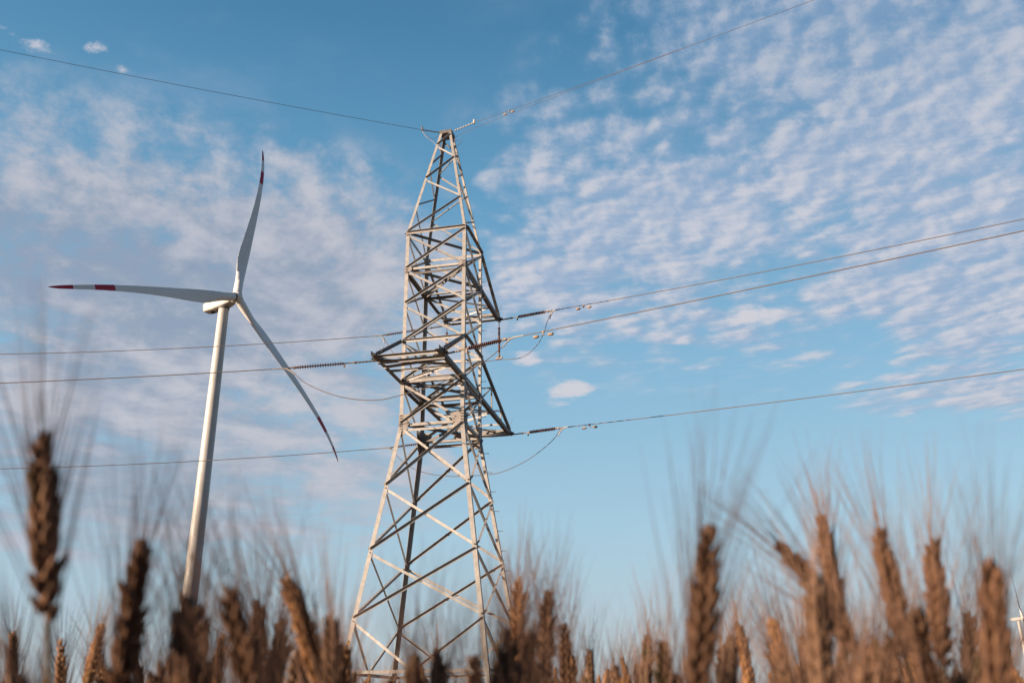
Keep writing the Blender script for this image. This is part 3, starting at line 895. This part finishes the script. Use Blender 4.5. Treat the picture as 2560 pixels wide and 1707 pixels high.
# ------------------------------------------------------------------ wheat
def wheat_mat(name, c1, c2, c3, transl, vs, orand):
    m = bpy.data.materials.new(name); m.use_nodes = True; t = m.node_tree; N.tree = t
    b = t.nodes['Principled BSDF']; out = t.nodes['Material Output']
    b.inputs['Roughness'].default_value = .62; b.inputs['Specular IOR Level'].default_value = .25
    tc = t.nodes.new('ShaderNodeTexCoord'); V = N(tc.outputs['Object'])
    c = mixc(smooth(noise(V, vs, 5, .6), .36, .64), c1, c2)
    c = mixc(smooth(noise(V, vs * .13, 2, .5), .60, .74), c, c3)
    oi = t.nodes.new('ShaderNodeObjectInfo'); hsv = t.nodes.new('ShaderNodeHueSaturation')
    v = N(oi.outputs['Random']) * (2 * orand) + (1 - orand); t.links.new(v.s, hsv.inputs['Value']); t.links.new(c.s, hsv.inputs['Color'])
    t.links.new(hsv.outputs[0], b.inputs['Base Color'])
    tr = t.nodes.new('ShaderNodeBsdfTranslucent'); t.links.new(hsv.outputs[0], tr.inputs[0])
    mx = t.nodes.new('ShaderNodeMixShader'); mx.inputs[0].default_value = transl
    t.links.new(b.outputs[0], mx.inputs[1]); t.links.new(tr.outputs[0], mx.inputs[2]); t.links.new(mx.outputs[0], out.inputs[0])
    return m
EAR = wheat_mat('shaded_wheat_ear', (.165, .088, .050), (.100, .050, .028), (.064, .060, .020), .14, 160, .28)  # shade on the near ears is put into this darker colour
EARL = wheat_mat('sunlit_wheat_ear', (.36, .195, .092), (.25, .122, .055), (.19, .13, .042), .12, 160, .12)  # lighter copy with the sunlight put into the colour
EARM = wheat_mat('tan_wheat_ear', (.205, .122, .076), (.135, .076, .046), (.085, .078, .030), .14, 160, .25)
AWN = wheat_mat('wheat_awn', (.30, .185, .13), (.20, .115, .078), (.26, .16, .11), .35, 40, .10)
STEM = wheat_mat('wheat_stem', (.13, .085, .042), (.085, .055, .026), (.06, .06, .022), .10, 30, .12)
LEAFM = wheat_mat('wheat_leaf', (.18, .11, .045), (.10, .08, .025), (.06, .07, .02), .35, 14, .15)

RAD = [(0.0, .35), (.16, .85), (.42, 1.0), (.70, .78), (.90, .36), (1.0, .06)]
def floret(V, F, p, d, L, r, n=5, rot=0.0):
    a = d.orthogonal().normalized(); b = d.cross(a); o = len(V)
    for h, q in RAD:
        for k in range(n):
            th = rot + 2 * math.pi * k / n
            V.append(p + d * (L * h) + (a * math.cos(th) + b * math.sin(th)) * (r * q))
    for i in range(len(RAD) - 1):
        for k in range(n):
            k2 = (k + 1) % n
            F.append((o + i * n + k, o + i * n + k2, o + (i + 1) * n + k2, o + (i + 1) * n + k))

def awn(V, F, p, d, axis, L, rr, rnd):
    o = len(V); out = d - axis * d.dot(axis)
    bend = out * rnd.uniform(-.10, .28) + Vector((rnd.gauss(0, .06), rnd.gauss(0, .06), rnd.gauss(0, .04)))
    pts = [p, p + d * L * .33 + bend * L * .06, p + d * L * .66 + bend * L * .22, p + d * L + bend * L * .5]
    a = d.orthogonal().normalized(); b = d.cross(a)
    for i, q in enumerate(pts):
        r = rr * (1 - i / 3.6)
        for k in range(3):
            th = 2.0944 * k; V.append(q + (a * math.cos(th) + b * math.sin(th)) * r)
    for i in range(3):
        for k in range(3):
            k2 = (k + 1) % 3; F.append((o + i * 3 + k, o + i * 3 + k2, o + (i + 1) * 3 + k2, o + (i + 1) * 3 + k))

def ear_shape(L, wid, rnd, awn_len=.07, nsp=20, awn_spread=1.0):
    """ear along +z from the origin: two rows of spikelets, each of three awned florets"""
    V, F, AV, AF = [], [], [], []
    Z = Vector((0, 0, 1)); k = wid / .015
    V0 = []
    for i in range(nsp):
        f = i / (nsp - 1); side = 1 if i % 2 else -1
        z = L * (.01 + .88 * f)
        prof = min(1.0, .62 + f * 2.2) * (1.0 if f < .7 else 1 - (f - .7) * 1.1)
        tilt = R(30 - 12 * f + rnd.gauss(0, 5))
        for ang, sc in ((-42, .95), (0, 1.05), (42, .95)):
            aa = R(ang + rnd.gauss(0, 5))
            h = Vector((side * math.cos(aa), math.sin(aa) * .95, 0))
            d = (Z * math.cos(tilt) + h * math.sin(tilt)).normalized()
            p = Vector((side * .0012, math.sin(aa) * .0022, z)) * 1.0
            Lf = .0122 * k * prof * sc * rnd.uniform(.82, 1.15)
            floret(V, F, p, d, Lf, .0022 * k * prof, 5, rnd.random() * 6)
            if ang != 0 or rnd.random() < .25:
                ad = (d * (.72 * awn_spread) + Z * (1 - .5 * awn_spread) + Vector((rnd.gauss(0, .09), rnd.gauss(0, .09), 0))).normalized()
                awn(AV, AF, p + d * Lf * .93, ad, Z, awn_len * rnd.uniform(.65, 1.15) * (.75 + .35 * (1 - f)), .00028, rnd)
        for ang in (-62, 62):       # glumes
            aa = R(ang); h = Vector((side * math.cos(aa), math.sin(aa), 0)); d = (Z * math.cos(tilt * .8) + h * math.sin(tilt * .8)).normalized()
            floret(V, F, Vector((side * .001, math.sin(aa) * .0026, z - .001)), d, (.0085 * k * prof), .0019 * k * prof, 4, rnd.random() * 6)
    floret(V, F, Vector((0, 0, 0)), Z, L * .97, .0033 * k, 6)
    for q in range(3):
        d = Vector((rnd.gauss(0, .12), rnd.gauss(0, .12), 1)).normalized()
        floret(V, F, Vector((0, 0, L * .90)), d, L * .10, .0019 * k, 5); awn(AV, AF, Vector((0, 0, L * .99)), d, Z, awn_len * .8, .00026, rnd)
    return V, F, AV, AF

def frame(axis, rz):
    z = axis.normalized(); a = z.orthogonal().normalized(); b = z.cross(a)
    x = a * math.cos(rz) + b * math.sin(rz); y = z.cross(x)
    return Matrix((x, y, z)).transposed()

def me_obj(name, V, F, m, parent, smooth=True):
    me = bpy.data.meshes.new(name); me.from_pydata([tuple(v) for v in V], [], F); me.materials.append(m)
    if smooth: me.polygons.foreach_set('use_smooth', [True] * len(F))
    me.update(); o = bpy.data.objects.new(name, me); COL.objects.link(o); o.parent = parent
    return o

def stem_pts(base, axis, root, n=12):
    p0, p1, p2, p3 = base, base - axis * .22, root + Vector((0, 0, .30)), root
    return [p0 * (1 - t) ** 3 + p1 * 3 * t * (1 - t) ** 2 + p2 * 3 * t * t * (1 - t) + p3 * t ** 3 for t in [i / n for i in range(n + 1)]]

def leaf(b, p, az_, L, droop, wd=.006):
    h = Vector((math.cos(az_), math.sin(az_), 0)); s_ = Vector((-math.sin(az_), math.cos(az_), 0)); n = 7; v = []
    for i in range(n + 1):
        t = i / n; q = p + h * (L * (t - .25 * t * t)) + Vector((0, 0, L * (.75 * t - droop * t * t)))
        w = wd * math.sin(math.pi * min(1, .15 + t * .85)) + .0003
        v += [q - s_ * w + Vector((0, 0, w * .5)), q, q + s_ * w + Vector((0, 0, w * .5))]
    f = []
    for i in range(n):
        for k in range(2): f.append((i * 3 + k, i * 3 + k + 1, (i + 1) * 3 + k + 1, (i + 1) * 3 + k))
    b.add(v, f, 0, True)

def wheat_stalk(tip, base, wid, label, group, seed, curve=0.0, awn_len=.07, spread=1.0, with_leaf=True, earmat=None):
    rnd = random.Random(seed)
    axis = (tip - base); L = axis.length; axis = axis / L
    root = Vector((base.x - axis.x * .30 + rnd.gauss(0, .015), base.y + rnd.gauss(0, .02) + .01, 0))
    o = empty('wheat_stalk', root); tag(o, label, 'wheat', group)
    rz = rnd.random() * math.pi
    # face the broad or narrow side by chance, mostly three quarter
    Mx = frame(axis, rz)
    V, F, AV, AF = ear_shape(L, wid, rnd, awn_len, max(16, int(L / .0035)), spread)
    cv = Vector((1, 0, 0)) - axis * axis.x; cv = cv.normalized()
    def place(q):
        s_ = q.z / L; bow = cv * (curve * L * (min(s_, 1.6) ** 2 - s_))
        return Mx @ q + base + bow - root
    V = [place(q) for q in V]; AV = [place(q) for q in AV]
    e = me_obj('ear', V, F, earmat or EAR, o); me_obj('awns', AV, AF, AWN, e, False)
    b = MB(); pts = stem_pts(base + axis * .004, axis, root); b.tube([p - root for p in pts], [.0011 + .0007 * i / 12 for i in range(13)], 7); b.build('stem', STEM, o)
    if with_leaf:
        b = MB(); p = pts[6] - root; leaf(b, p, rnd.random() * 6.28, rnd.uniform(.14, .22), rnd.uniform(.7, 1.2))
        if rnd.random() < .5: leaf(b, pts[2] - root, rnd.random() * 6.28, rnd.uniform(.09, .15), rnd.uniform(.5, 1.3), .0045)
        b.build('leaf', LEAFM, o)
    return o

K = 1.08844                                    # overview px -> photograph px
def at(x, y, dist): return Vector((0, 0, HC)) + ray(x * K, y * K) * dist
GWH = 'wheat stalks in front of the lens'
# tip x,y  base x,y  apparent width  bow  label
EARS = [
 (96, 985, 110, 1395, 82, .02, 'lone tall dark ear of wheat on a bare stem, farthest left'),
 (335, 1232, 275, 1600, 76, .05, 'big dark ear of wheat standing just left of the turbine mast'),
 (423, 1362, 425, 1720, 80, .0, 'very blurred brown ear of wheat covering the foot of the turbine mast'),
 (455, 1385, 462, 1740, 66, .0, 'dark greenish blurred ear overlapping the right side of the turbine mast'),
 (518, 1340, 590, 1660, 84, -.06, 'thick blurred ear leaning left, just right of the turbine mast'),
 (594, 1372, 600, 1600, 56, .0, 'slim ear rising behind the thick leaning one right of the turbine mast'),
 (657, 1320, 742, 1600, 60, -.08, 'rust tipped ear leaning left midway between turbine mast and pylon'),
 (30, 1446, 30, 1640, 30, .0, 'small upright sunlit ear in the bottom left corner'),
 (141, 1462, 138, 1660, 28, .0, 'small reddish ear beside the stem of the lone tall one'),
 (237, 1430, 200, 1600, 31, .10, 'small bright orange ear bending right, left of the big dark one'),
 (222, 1492, 246, 1660, 30, -.05, 'short orange ear crossed below the bright bending one'),
 (512, 1452, 490, 1640, 29, .03, 'slender sunlit orange ear behind the blurred ears right of the mast'),
 (1192, 1320, 1186, 1620, 47, .0, 'pale orange tipped ear in front of the right foot of the pylon'),
 (1258, 1352, 1252, 1640, 48, .03, 'dark pointed ear second to the right of the pylon foot'),
 (1296, 1428, 1304, 1660, 40, .0, 'brown ear third to the right of the pylon foot'),
 (1353, 1488, 1358, 1660, 31, .0, 'small slim ear alone in the gap right of the pylon'),
 (1634, 1200, 1600, 1590, 86, .02, 'largest dark ear, upright, at the right of the open sky gap'),
 (1694, 1425, 1728, 1600, 33, -.03, 'small bright orange ear right of the largest dark one'),
 (1770, 1414, 1822, 1640, 47, -.04, 'brown ear leaning left beside the small bright orange one'),
 (1783, 1240, 1972, 1510, 58, -.16, 'bent ear leaning far left in the right hand group'),
 (1884, 1178, 1930, 1440, 50, -.03, 'tallest pointed ear of the right hand group'),
 (1868, 1310, 1898, 1660, 74, .0, 'broad blurred ear in the middle of the right hand group'),
 (2014, 1208, 2078, 1500, 56, -.04, 'pointed ear leaning slightly left, third from the right'),
 (2139, 1232, 2168, 1530, 56, .0, 'upright notched ear, second from the right edge'),
 (2276, 1276, 2296, 1640, 76, .02, 'broad dark ear nearest the right edge'),
 (1843, 1453, 1856, 1640, 34, .0, 'small brown ear behind the base of the right hand group'),
 (1658, 1478, 1668, 1650, 36, .0, 'small brown ear at the foot of the largest dark one'),
 (1522, 1468, 1532, 1640, 54, .0, 'soft blurred ear left of the largest dark one'),
 (2000, 1478, 2012, 1700, 62, .0, 'blurred brown ear low between the bent ear and the pointed ones'),
 (2098, 1392, 2150, 1680, 64, -.03, 'blurred ear filling the space between the two right hand pointed ones'),
 (2225, 1402, 2232, 1640, 44, .0, 'thin brown ear pressed against the broad one near the right edge'),
 (948, 1500, 955, 1700, 66, .0, 'blurred brown ear tip before the middle of the pylon base'),
 (1010, 1492, 1004, 1700, 70, .0, 'wide blurred ear low before the pylon base'),
 (1086, 1500, 1092, 1700, 60, .0, 'blurred ear tip beside the right front leg of the pylon'),
 (700, 1508, 690, 1660, 30, .0, 'small bright ear tip low behind the rust tipped one'),
 (760, 1408, 772, 1660, 60, .0, 'dim brown ear just left of the left pylon leg'),
 (797, 1478, 790, 1650, 40, .03, 'reddish ear touching the foot of the left pylon leg'),
 (646, 1416, 632, 1620, 46, .04, 'narrow brown ear left of the rust tipped leaning one'),
 (1478, 1522, 1484, 1680, 30, .0, 'small ear tip low in the open gap right of the pylon'),
 (318, 1520, 322, 1660, 30, .0, 'tiny ear tip at the bottom under the big dark one'),
 (1215, 1440, 1216, 1680, 62, .0, 'dark ear low between the first two ears right of the pylon'),
 (2410, 1330, 2420, 1640, 60, .0, ''), (-40, 1350, -30, 1600, 60, .0, ''),
]
for i, (tx, ty, bx, by, w, cv, lab) in enumerate(EARS):
    if not lab: continue
    dist = .0150 * 2112 / w
    tip = at(tx, ty, dist); base = at(bx, by, dist * (1 + .02 * math.sin(i * 2.3)))
    # an ear is at most about 10 cm long; the stem carries on below it
    ax = tip - base; L = ax.length
    Lmax = .092
    if L > Lmax: base = tip - ax * (Lmax / L)
    if L < .065: base = tip - ax * (.07 / L)
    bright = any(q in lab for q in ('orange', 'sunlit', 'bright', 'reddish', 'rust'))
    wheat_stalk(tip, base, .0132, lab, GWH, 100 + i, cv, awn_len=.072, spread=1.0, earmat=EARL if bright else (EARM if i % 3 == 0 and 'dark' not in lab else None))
# soft ears packed low between the named ones
GM = 'blurred wheat ears packed low between the taller ones'
LM = 'one of the blurred brown ears packed low between the taller ones'
rm = random.Random(21); made = 0
while made < 30:
    tx = rm.uniform(-30, 2380); ty = rm.uniform(1425, 1550)
    if 1365 < tx < 1570: ty = rm.uniform(1520, 1560)
    if 780 < tx < 1160:
        if rm.random() < .6: continue
        ty = rm.uniform(1500, 1555)
    if 60 < tx < 270 or 1690 < tx < 1760 or tx > 2290: continue
    if tx < 110: ty = rm.uniform(1500, 1555)
    w = rm.uniform(34, 70); dist = .0150 * 2112 / w
    tip = at(tx, ty, dist); base = at(tx + rm.gauss(0, 38), ty + rm.uniform(150, 200) * w / 50, dist)
    ax = tip - base; base = tip - ax * (rm.uniform(.075, .092) / ax.length)
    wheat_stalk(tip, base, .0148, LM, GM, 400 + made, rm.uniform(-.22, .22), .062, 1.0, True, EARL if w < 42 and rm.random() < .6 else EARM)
    made += 1

# low row further back: countable ears sharing a few shapes
protos = []
for k in range(8):
    rnd = random.Random(900 + k)
    top = .85 + rnd.uniform(.0, .0)
    tip = Vector((0, 0, .90)); base = Vector((rnd.uniform(-.02, .02), rnd.uniform(-.01, .01), .90 - rnd.uniform(.07, .088)))
    protos.append((tip, base, k))
GB = 'low row of wheat ears along the bottom edge'
LB = 'one of the many small soft ears in the low row along the bottom edge'
first = {}
rl = random.Random(5); count = 0
while count < 110:
    d = rl.uniform(.95, 3.4); x_ = rl.uniform(-.60, .60) * d
    el_ = rl.uniform(1.2, 4.3) if d < 1.8 else rl.uniform(1.0, 3.0)
    h = d * math.tan(R(el_)) * math.hypot(1, x_ / d)
    if h > .125 or x_ / d > .535: continue
    k = rl.randrange(8); zt = HC + h
    if k not in first:
        tip, base, kk = protos[k]
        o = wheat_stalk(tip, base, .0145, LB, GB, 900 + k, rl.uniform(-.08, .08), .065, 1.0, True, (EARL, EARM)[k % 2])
        first[k] = o
        r0 = o
    else:
        src = first[k]; r0 = src.copy(); COL.objects.link(r0)
        for ch in src.children:
            c2 = ch.copy(); COL.objects.link(c2); c2.parent = r0
            for g_ in ch.children:
                g2 = g_.copy(); COL.objects.link(g2); g2.parent = c2
    r0.location = (x_, d, zt - .90); r0.rotation_euler = (rl.gauss(0, .05), rl.gauss(0, .06), rl.random() * 6.28)
    count += 1

# the rest of the crop, beyond counting
def lowpoly(seed, ear_h):
    rnd = random.Random(seed); V, F = [], []
    n = 6; rows = 15
    lean = rnd.uniform(.0, .16); la = rnd.random() * 6.28
    def P(z, u=0, v=0):
        q = max(0, z / .9); return (u + lean * q * q * math.cos(la) * .9, v + lean * q * q * math.sin(la) * .9, z)
    M_ = []
    for i in range(5):                                          # stem
        z = ear_h * i / 4
        for k in range(3): V.append(P(z, .0016 * math.cos(2.1 * k), .0016 * math.sin(2.1 * k)))
    for i in range(4):
        for k in range(3): F.append((i * 3 + k, i * 3 + (k + 1) % 3, (i + 1) * 3 + (k + 1) % 3, (i + 1) * 3 + k)); M_.append(1)
    o = len(V)
    for i in range(rows):
        f = i / (rows - 1); r = (.0066 if i % 2 else .0042) * min(1, .5 + f * 3) * (1 if f < .75 else 1 - (f - .75) * 3.2)
        for k in range(n): V.append(P(ear_h + .085 * f, r * math.cos(k * 1.0472 + (i % 2) * .52) * 1.05, r * math.sin(k * 1.0472 + (i % 2) * .52) * .9))
    for i in range(rows - 1):
        for k in range(n): F.append((o + i * n + k, o + i * n + (k + 1) % n, o + (i + 1) * n + (k + 1) % n, o + (i + 1) * n + k)); M_.append(0)
    for q in range(14):                                         # awns
        o = len(V); f = rnd.uniform(.15, 1); a = rnd.random() * 6.28; z0 = ear_h + .085 * f; sp = rnd.uniform(.10, .38); L = rnd.uniform(.045, .075)
        c, s_ = math.cos(a), math.sin(a); w = .00035
        V.append(P(z0, .005 * c - w * s_, .005 * s_ + w * c)); V.append(P(z0, .005 * c + w * s_, .005 * s_ - w * c))
        V.append(P(z0 + L * .95, (.005 + L * sp) * c, (.005 + L * sp) * s_)); F.append((o, o + 1, o + 2)); M_.append(2)
    for q in range(2):                                          # leaves
        o = len(V); a = rnd.random() * 6.28; z0 = ear_h * rnd.uniform(.45, .8); c, s_ = math.cos(a), math.sin(a); L = rnd.uniform(.1, .2); w = .005
        for t, hz, ww in ((0, 0, .4), (.4, .16, 1), (.8, .14, .8), (1.1, -.05, .05)):
            V.append(P(z0 + hz * L * 2, L * t * c - w * ww * s_, L * t * s_ + w * ww * c)); V.append(P(z0 + hz * L * 2, L * t * c + w * ww * s_, L * t * s_ - w * ww * c))
        for i in range(3): F.append((o + 2 * i, o + 2 * i + 1, o + 2 * i + 3, o + 2 * i + 2)); M_.append(3)
    return np.array(V, float), F, np.array(M_)

def field(name, spots, label):
    vars_ = [lowpoly(40 + k, .78) for k in range(10)]
    VV, FF, MM = [], [], []; off = 0
    for (x_, y_, top) in spots:
        V, F, m_ = vars_[rng.integers(10)]
        s_ = top / .865; a = rng.random() * 6.283; c, q = math.cos(a), math.sin(a)
        W = np.stack([V[:, 0] * c - V[:, 1] * q + x_, V[:, 0] * q + V[:, 1] * c + y_, np.where(V[:, 2] < .78, V[:, 2] * (top - .085) / .78, V[:, 2] - .865 + top)], 1)
        VV.append(W); FF += [tuple(i + off for i in f) for f in F]; MM.append(m_); off += len(V)
    me = bpy.data.meshes.new(name); me.from_pydata(np.concatenate(VV).tolist(), [], FF)
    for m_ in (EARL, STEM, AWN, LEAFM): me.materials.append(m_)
    me.polygons.foreach_set('material_index', np.concatenate(MM).astype(int).tolist()); me.update()
    o = bpy.data.objects.new(name, me); COL.objects.link(o)
    tag(o, label, 'crop', None, 'stuff'); return o
spots = []
rf = np.random.default_rng(3)
while len(spots) < 4200:                                        # in and beyond the view
    r_ = 1.1 + 15 * rf.random() ** 1.3; a = rf.uniform(-60, 60)
    x_, y_ = r_ * math.sin(R(a)), r_ * math.cos(R(a))
    top = HC + rf.normal(.015, .022)
    if abs(x_) < .66 * y_: top = min(top, HC + .055)
    spots.append((x_, y_, top))
while len(spots) < 6000:                                        # round about, beside and behind the lens
    x_, y_ = rf.uniform(-3.2, 3.2), rf.uniform(-2.4, 1.6)
    if abs(x_) < .68 * y_ + .16 or math.hypot(x_, y_) < .30: continue
    top = HC + rf.normal(.02, .03)
    if x_ < 0 and y_ < .75 and y_ > -1.3 : top = HC + rf.normal(.11, .05)   # unseen strip on the left, made taller to shade the near ears
    spots.append((x_, y_, top))
field('wheat_field', spots, 'mass of ripe wheat filling the field behind the nearest ears')
